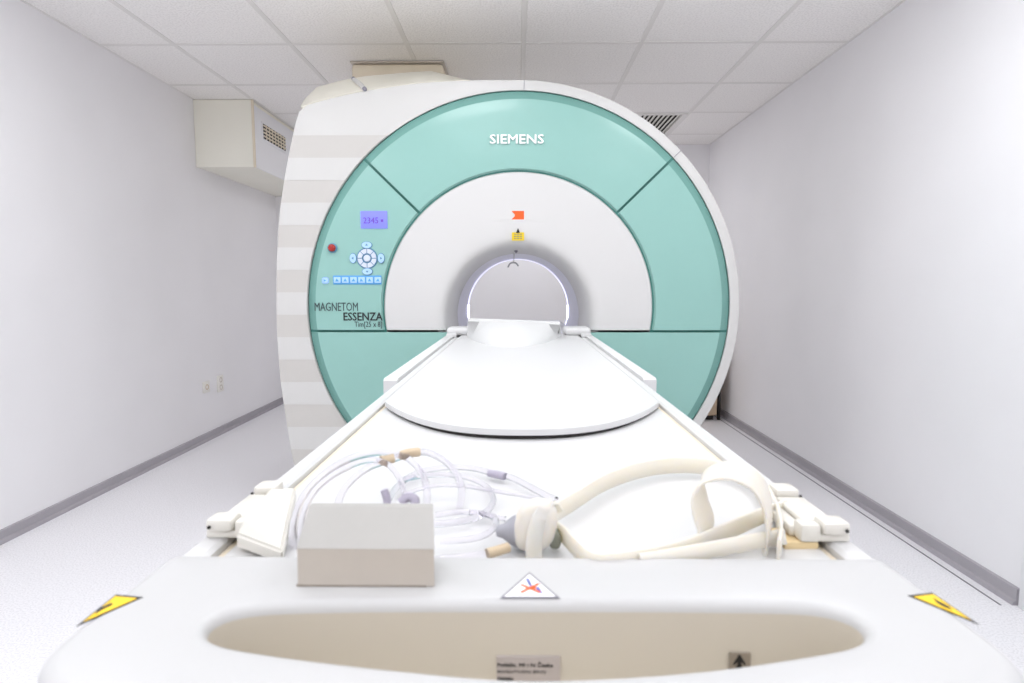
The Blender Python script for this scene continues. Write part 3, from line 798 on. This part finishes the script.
# clear tubing coiled on the deck
ZD = ZT + .003
tu = thing('clear_tubing', (-.08, .55, ZT), 'coiled clear plastic tubing lying behind the small grey box', 'tubing')
r_ = .0034
def Q(lst): return [P(x, y, Y=Y) for x, y, Y in lst]
def G(lst, z=ZD + .0032): return [P(x, y, z=z) for x, y in lst]
tube('tube_loop', Q([(297, 558, .462), (293, 545, .465), (295, 520, .475), (305, 495, .49), (325, 474, .51), (350, 459, .53), (380, 452.5, .55), (405, 457, .56), (421, 472, .555), (427, 492, .54), (424, 515, .52), (415, 535, .505), (400, 545, .5)]), r_, M_tube, tu)
tube('tube_loop', Q([(338, 520, .50), (339, 500, .51), (350, 482, .525), (370, 467, .54), (394, 459, .555), (415, 452.5, .57), (432, 454, .58), (450, 466, .58), (461, 485, .57), (460, 505, .555), (450, 520, .54), (432, 533, .52)]), r_, M_tube, tu)
tube('tube_loop', Q([(303, 548, .468), (301, 525, .475), (312, 495, .49), (335, 474, .505), (365, 461, .53), (385, 463, .54), (398, 476, .545), (404, 493, .54), (406, 505, .53)]), r_ * .85, M_tube, tu)
tube('tube_run', G([(388, 500), (400, 484), (420, 472), (445, 467.5), (470, 468), (492, 473), (512, 478), (530, 487), (546, 495.5), (556, 500)]), r_, M_tube, tu)
tube('tube_loop', G([(400, 480), (430, 475), (460, 476), (483, 484), (493, 497), (489, 509), (474, 518), (450, 523), (425, 524)]), r_ * .9, M_tube, tu)
tube('tube_loop', G([(405, 494), (432, 486), (462, 486), (495, 491), (520, 495), (540, 499)], ZD + .008), r_ * .6, M_tube, tu)
tube('tube_loop', G([(436, 515), (460, 512), (483, 514), (496, 520), (490, 532), (470, 539), (440, 541)]), r_ * .8, M_tube, tu)
tube('tube_run', G([(470, 512), (488, 515), (505, 519)]), r_ * .7, M_tube, tu)
tube('tube_run', G([(420, 566), (440, 560.5), (462, 558.5), (478, 556), (490, 553)], ZD + .004), r_ * 1.15, M_tube, tu)
tube('connector', G([(487, 553.6), (497, 551), (508, 547.5)], ZD + .004), .0042, M_tan, tu)
tube('connector', Q([(400, 455.5, .562), (409, 453.2, .567), (419, 452, .573)]), .0046, M_tan, tu)
tube('connector', Q([(381, 460.5, .548), (387, 459.5, .552), (394, 458, .555)]), .0046, M_tan, tu)
tube('connector', G([(489, 473), (497, 474.6), (505, 476.5)]), .0044, M_lav, tu)
tube('connector', Q([(384, 490, .54), (387, 500, .54), (386, 512, .54)]), .0038, M_lav, tu)
tube('connector', Q([(400, 503, .532), (408, 497, .535), (415, 500, .535), (413, 508, .532)]), .0044, M_lav, tu)

# ivory respiratory belt
bl = thing('sensor_belt', (.12, .52, ZT), 'looped ivory rubber strap lying on the couch beside the clear tubing', 'strap')
up = Vector((0, 0, .019))
ZB = ZT + .0115
def GB(lst): return [P(x, y, z=ZT + .001) + Vector((0, 0, .0115)) for x, y in lst]
ribbon('strap_run', GB([(556, 524), (575, 512), (605, 493), (640, 480), (675, 475), (710, 477), (740, 486), (762, 500), (775, 522), (780, 545), (778, 566)]), up, .003, M_belt, bl)
ribbon('strap_run', GB([(552, 540), (563, 548), (576, 562), (592, 576), (612, 577), (650, 571), (690, 560), (725, 545), (760, 529), (785, 520)]), Vector((0, 0, .016)), .003, M_belt, bl)
yy = .466
arch = [P(x, y, Y=Y) for x, y, Y in ((672, 560, .458), (690, 553, .462), (703, 540, yy), (706, 525, yy), (700, 505, yy), (699, 490, yy), (706, 478, yy), (722, 471.5, yy), (740, 473, yy), (756, 482, yy), (766, 500, yy), (769, 522, yy), (766, 545, yy), (758, 557, yy))]
wl_ = [Vector((.022 - .010 * k / 13, .026, .003 + .004 * math.sin(math.pi * k / 13))) for k in range(14)]
ribbon('strap_loop', arch, wl_, .0034, M_belt, bl)
ribbon('strap_run', GB([(640, 577), (668, 572), (700, 566), (730, 560), (760, 554), (784, 550)]), Vector((0, .004, .012)), .003, M_belt, bl)
cx_, cy_ = P(535.5, 540, Y=.460).x, .460
hz_ = (P(538, 499, Y=.460).z - ZT - .001) / 2
v = []; f = []; nu, nv = 24, 12
def sg(a, e): return math.copysign(abs(a) ** e, a)
for j in range(nv + 1):
    ph = -math.pi / 2 + math.pi * j / nv; zz = sg(math.sin(ph), .8); cr = sg(math.cos(ph), .7)
    for i in range(nu):
        t = 2 * math.pi * i / nu
        v.append((cx_ + .0175 * cr * sg(math.cos(t), .8) + .003 * zz, cy_ + .0115 * cr * sg(math.sin(t), .8), ZT + .001 + hz_ + hz_ * zz))
for j in range(nv):
    for i in range(nu): f.append((j * nu + i, j * nu + (i + 1) % nu, (j + 1) * nu + (i + 1) % nu, (j + 1) * nu + i))
mk('sensor_wrap', v, f, M_belt, bl, True, 80)
path = [P(x, y, Y=Y) for x, y, Y in ((538, 574, .449), (534, 556, .4475), (535, 534, .448), (541, 514, .451), (550, 504, .459), (557, 512, .469))]
ribbon('sensor_fold', path, Vector((.013, .003, 0)), .003, M_belt, bl)
c = P(510, 531, Y=.468)
lathe('sensor_nozzle', [(.0012, -.012), (.0045, -.011), (.006, -.006), (.012, .002), (.0135, .006), (.0135, .014)], c, 'x', M_greyp, bl, n=20)
cc = P(537, 542, Y=.464)
b = boxbm(cc.x + .010, cc.x + .0195, cc.y - .007, cc.y + .009, ZT + .002, cc.z + .010, .004, 3)
frombm('sensor_cushion', b, M_olive, bl)
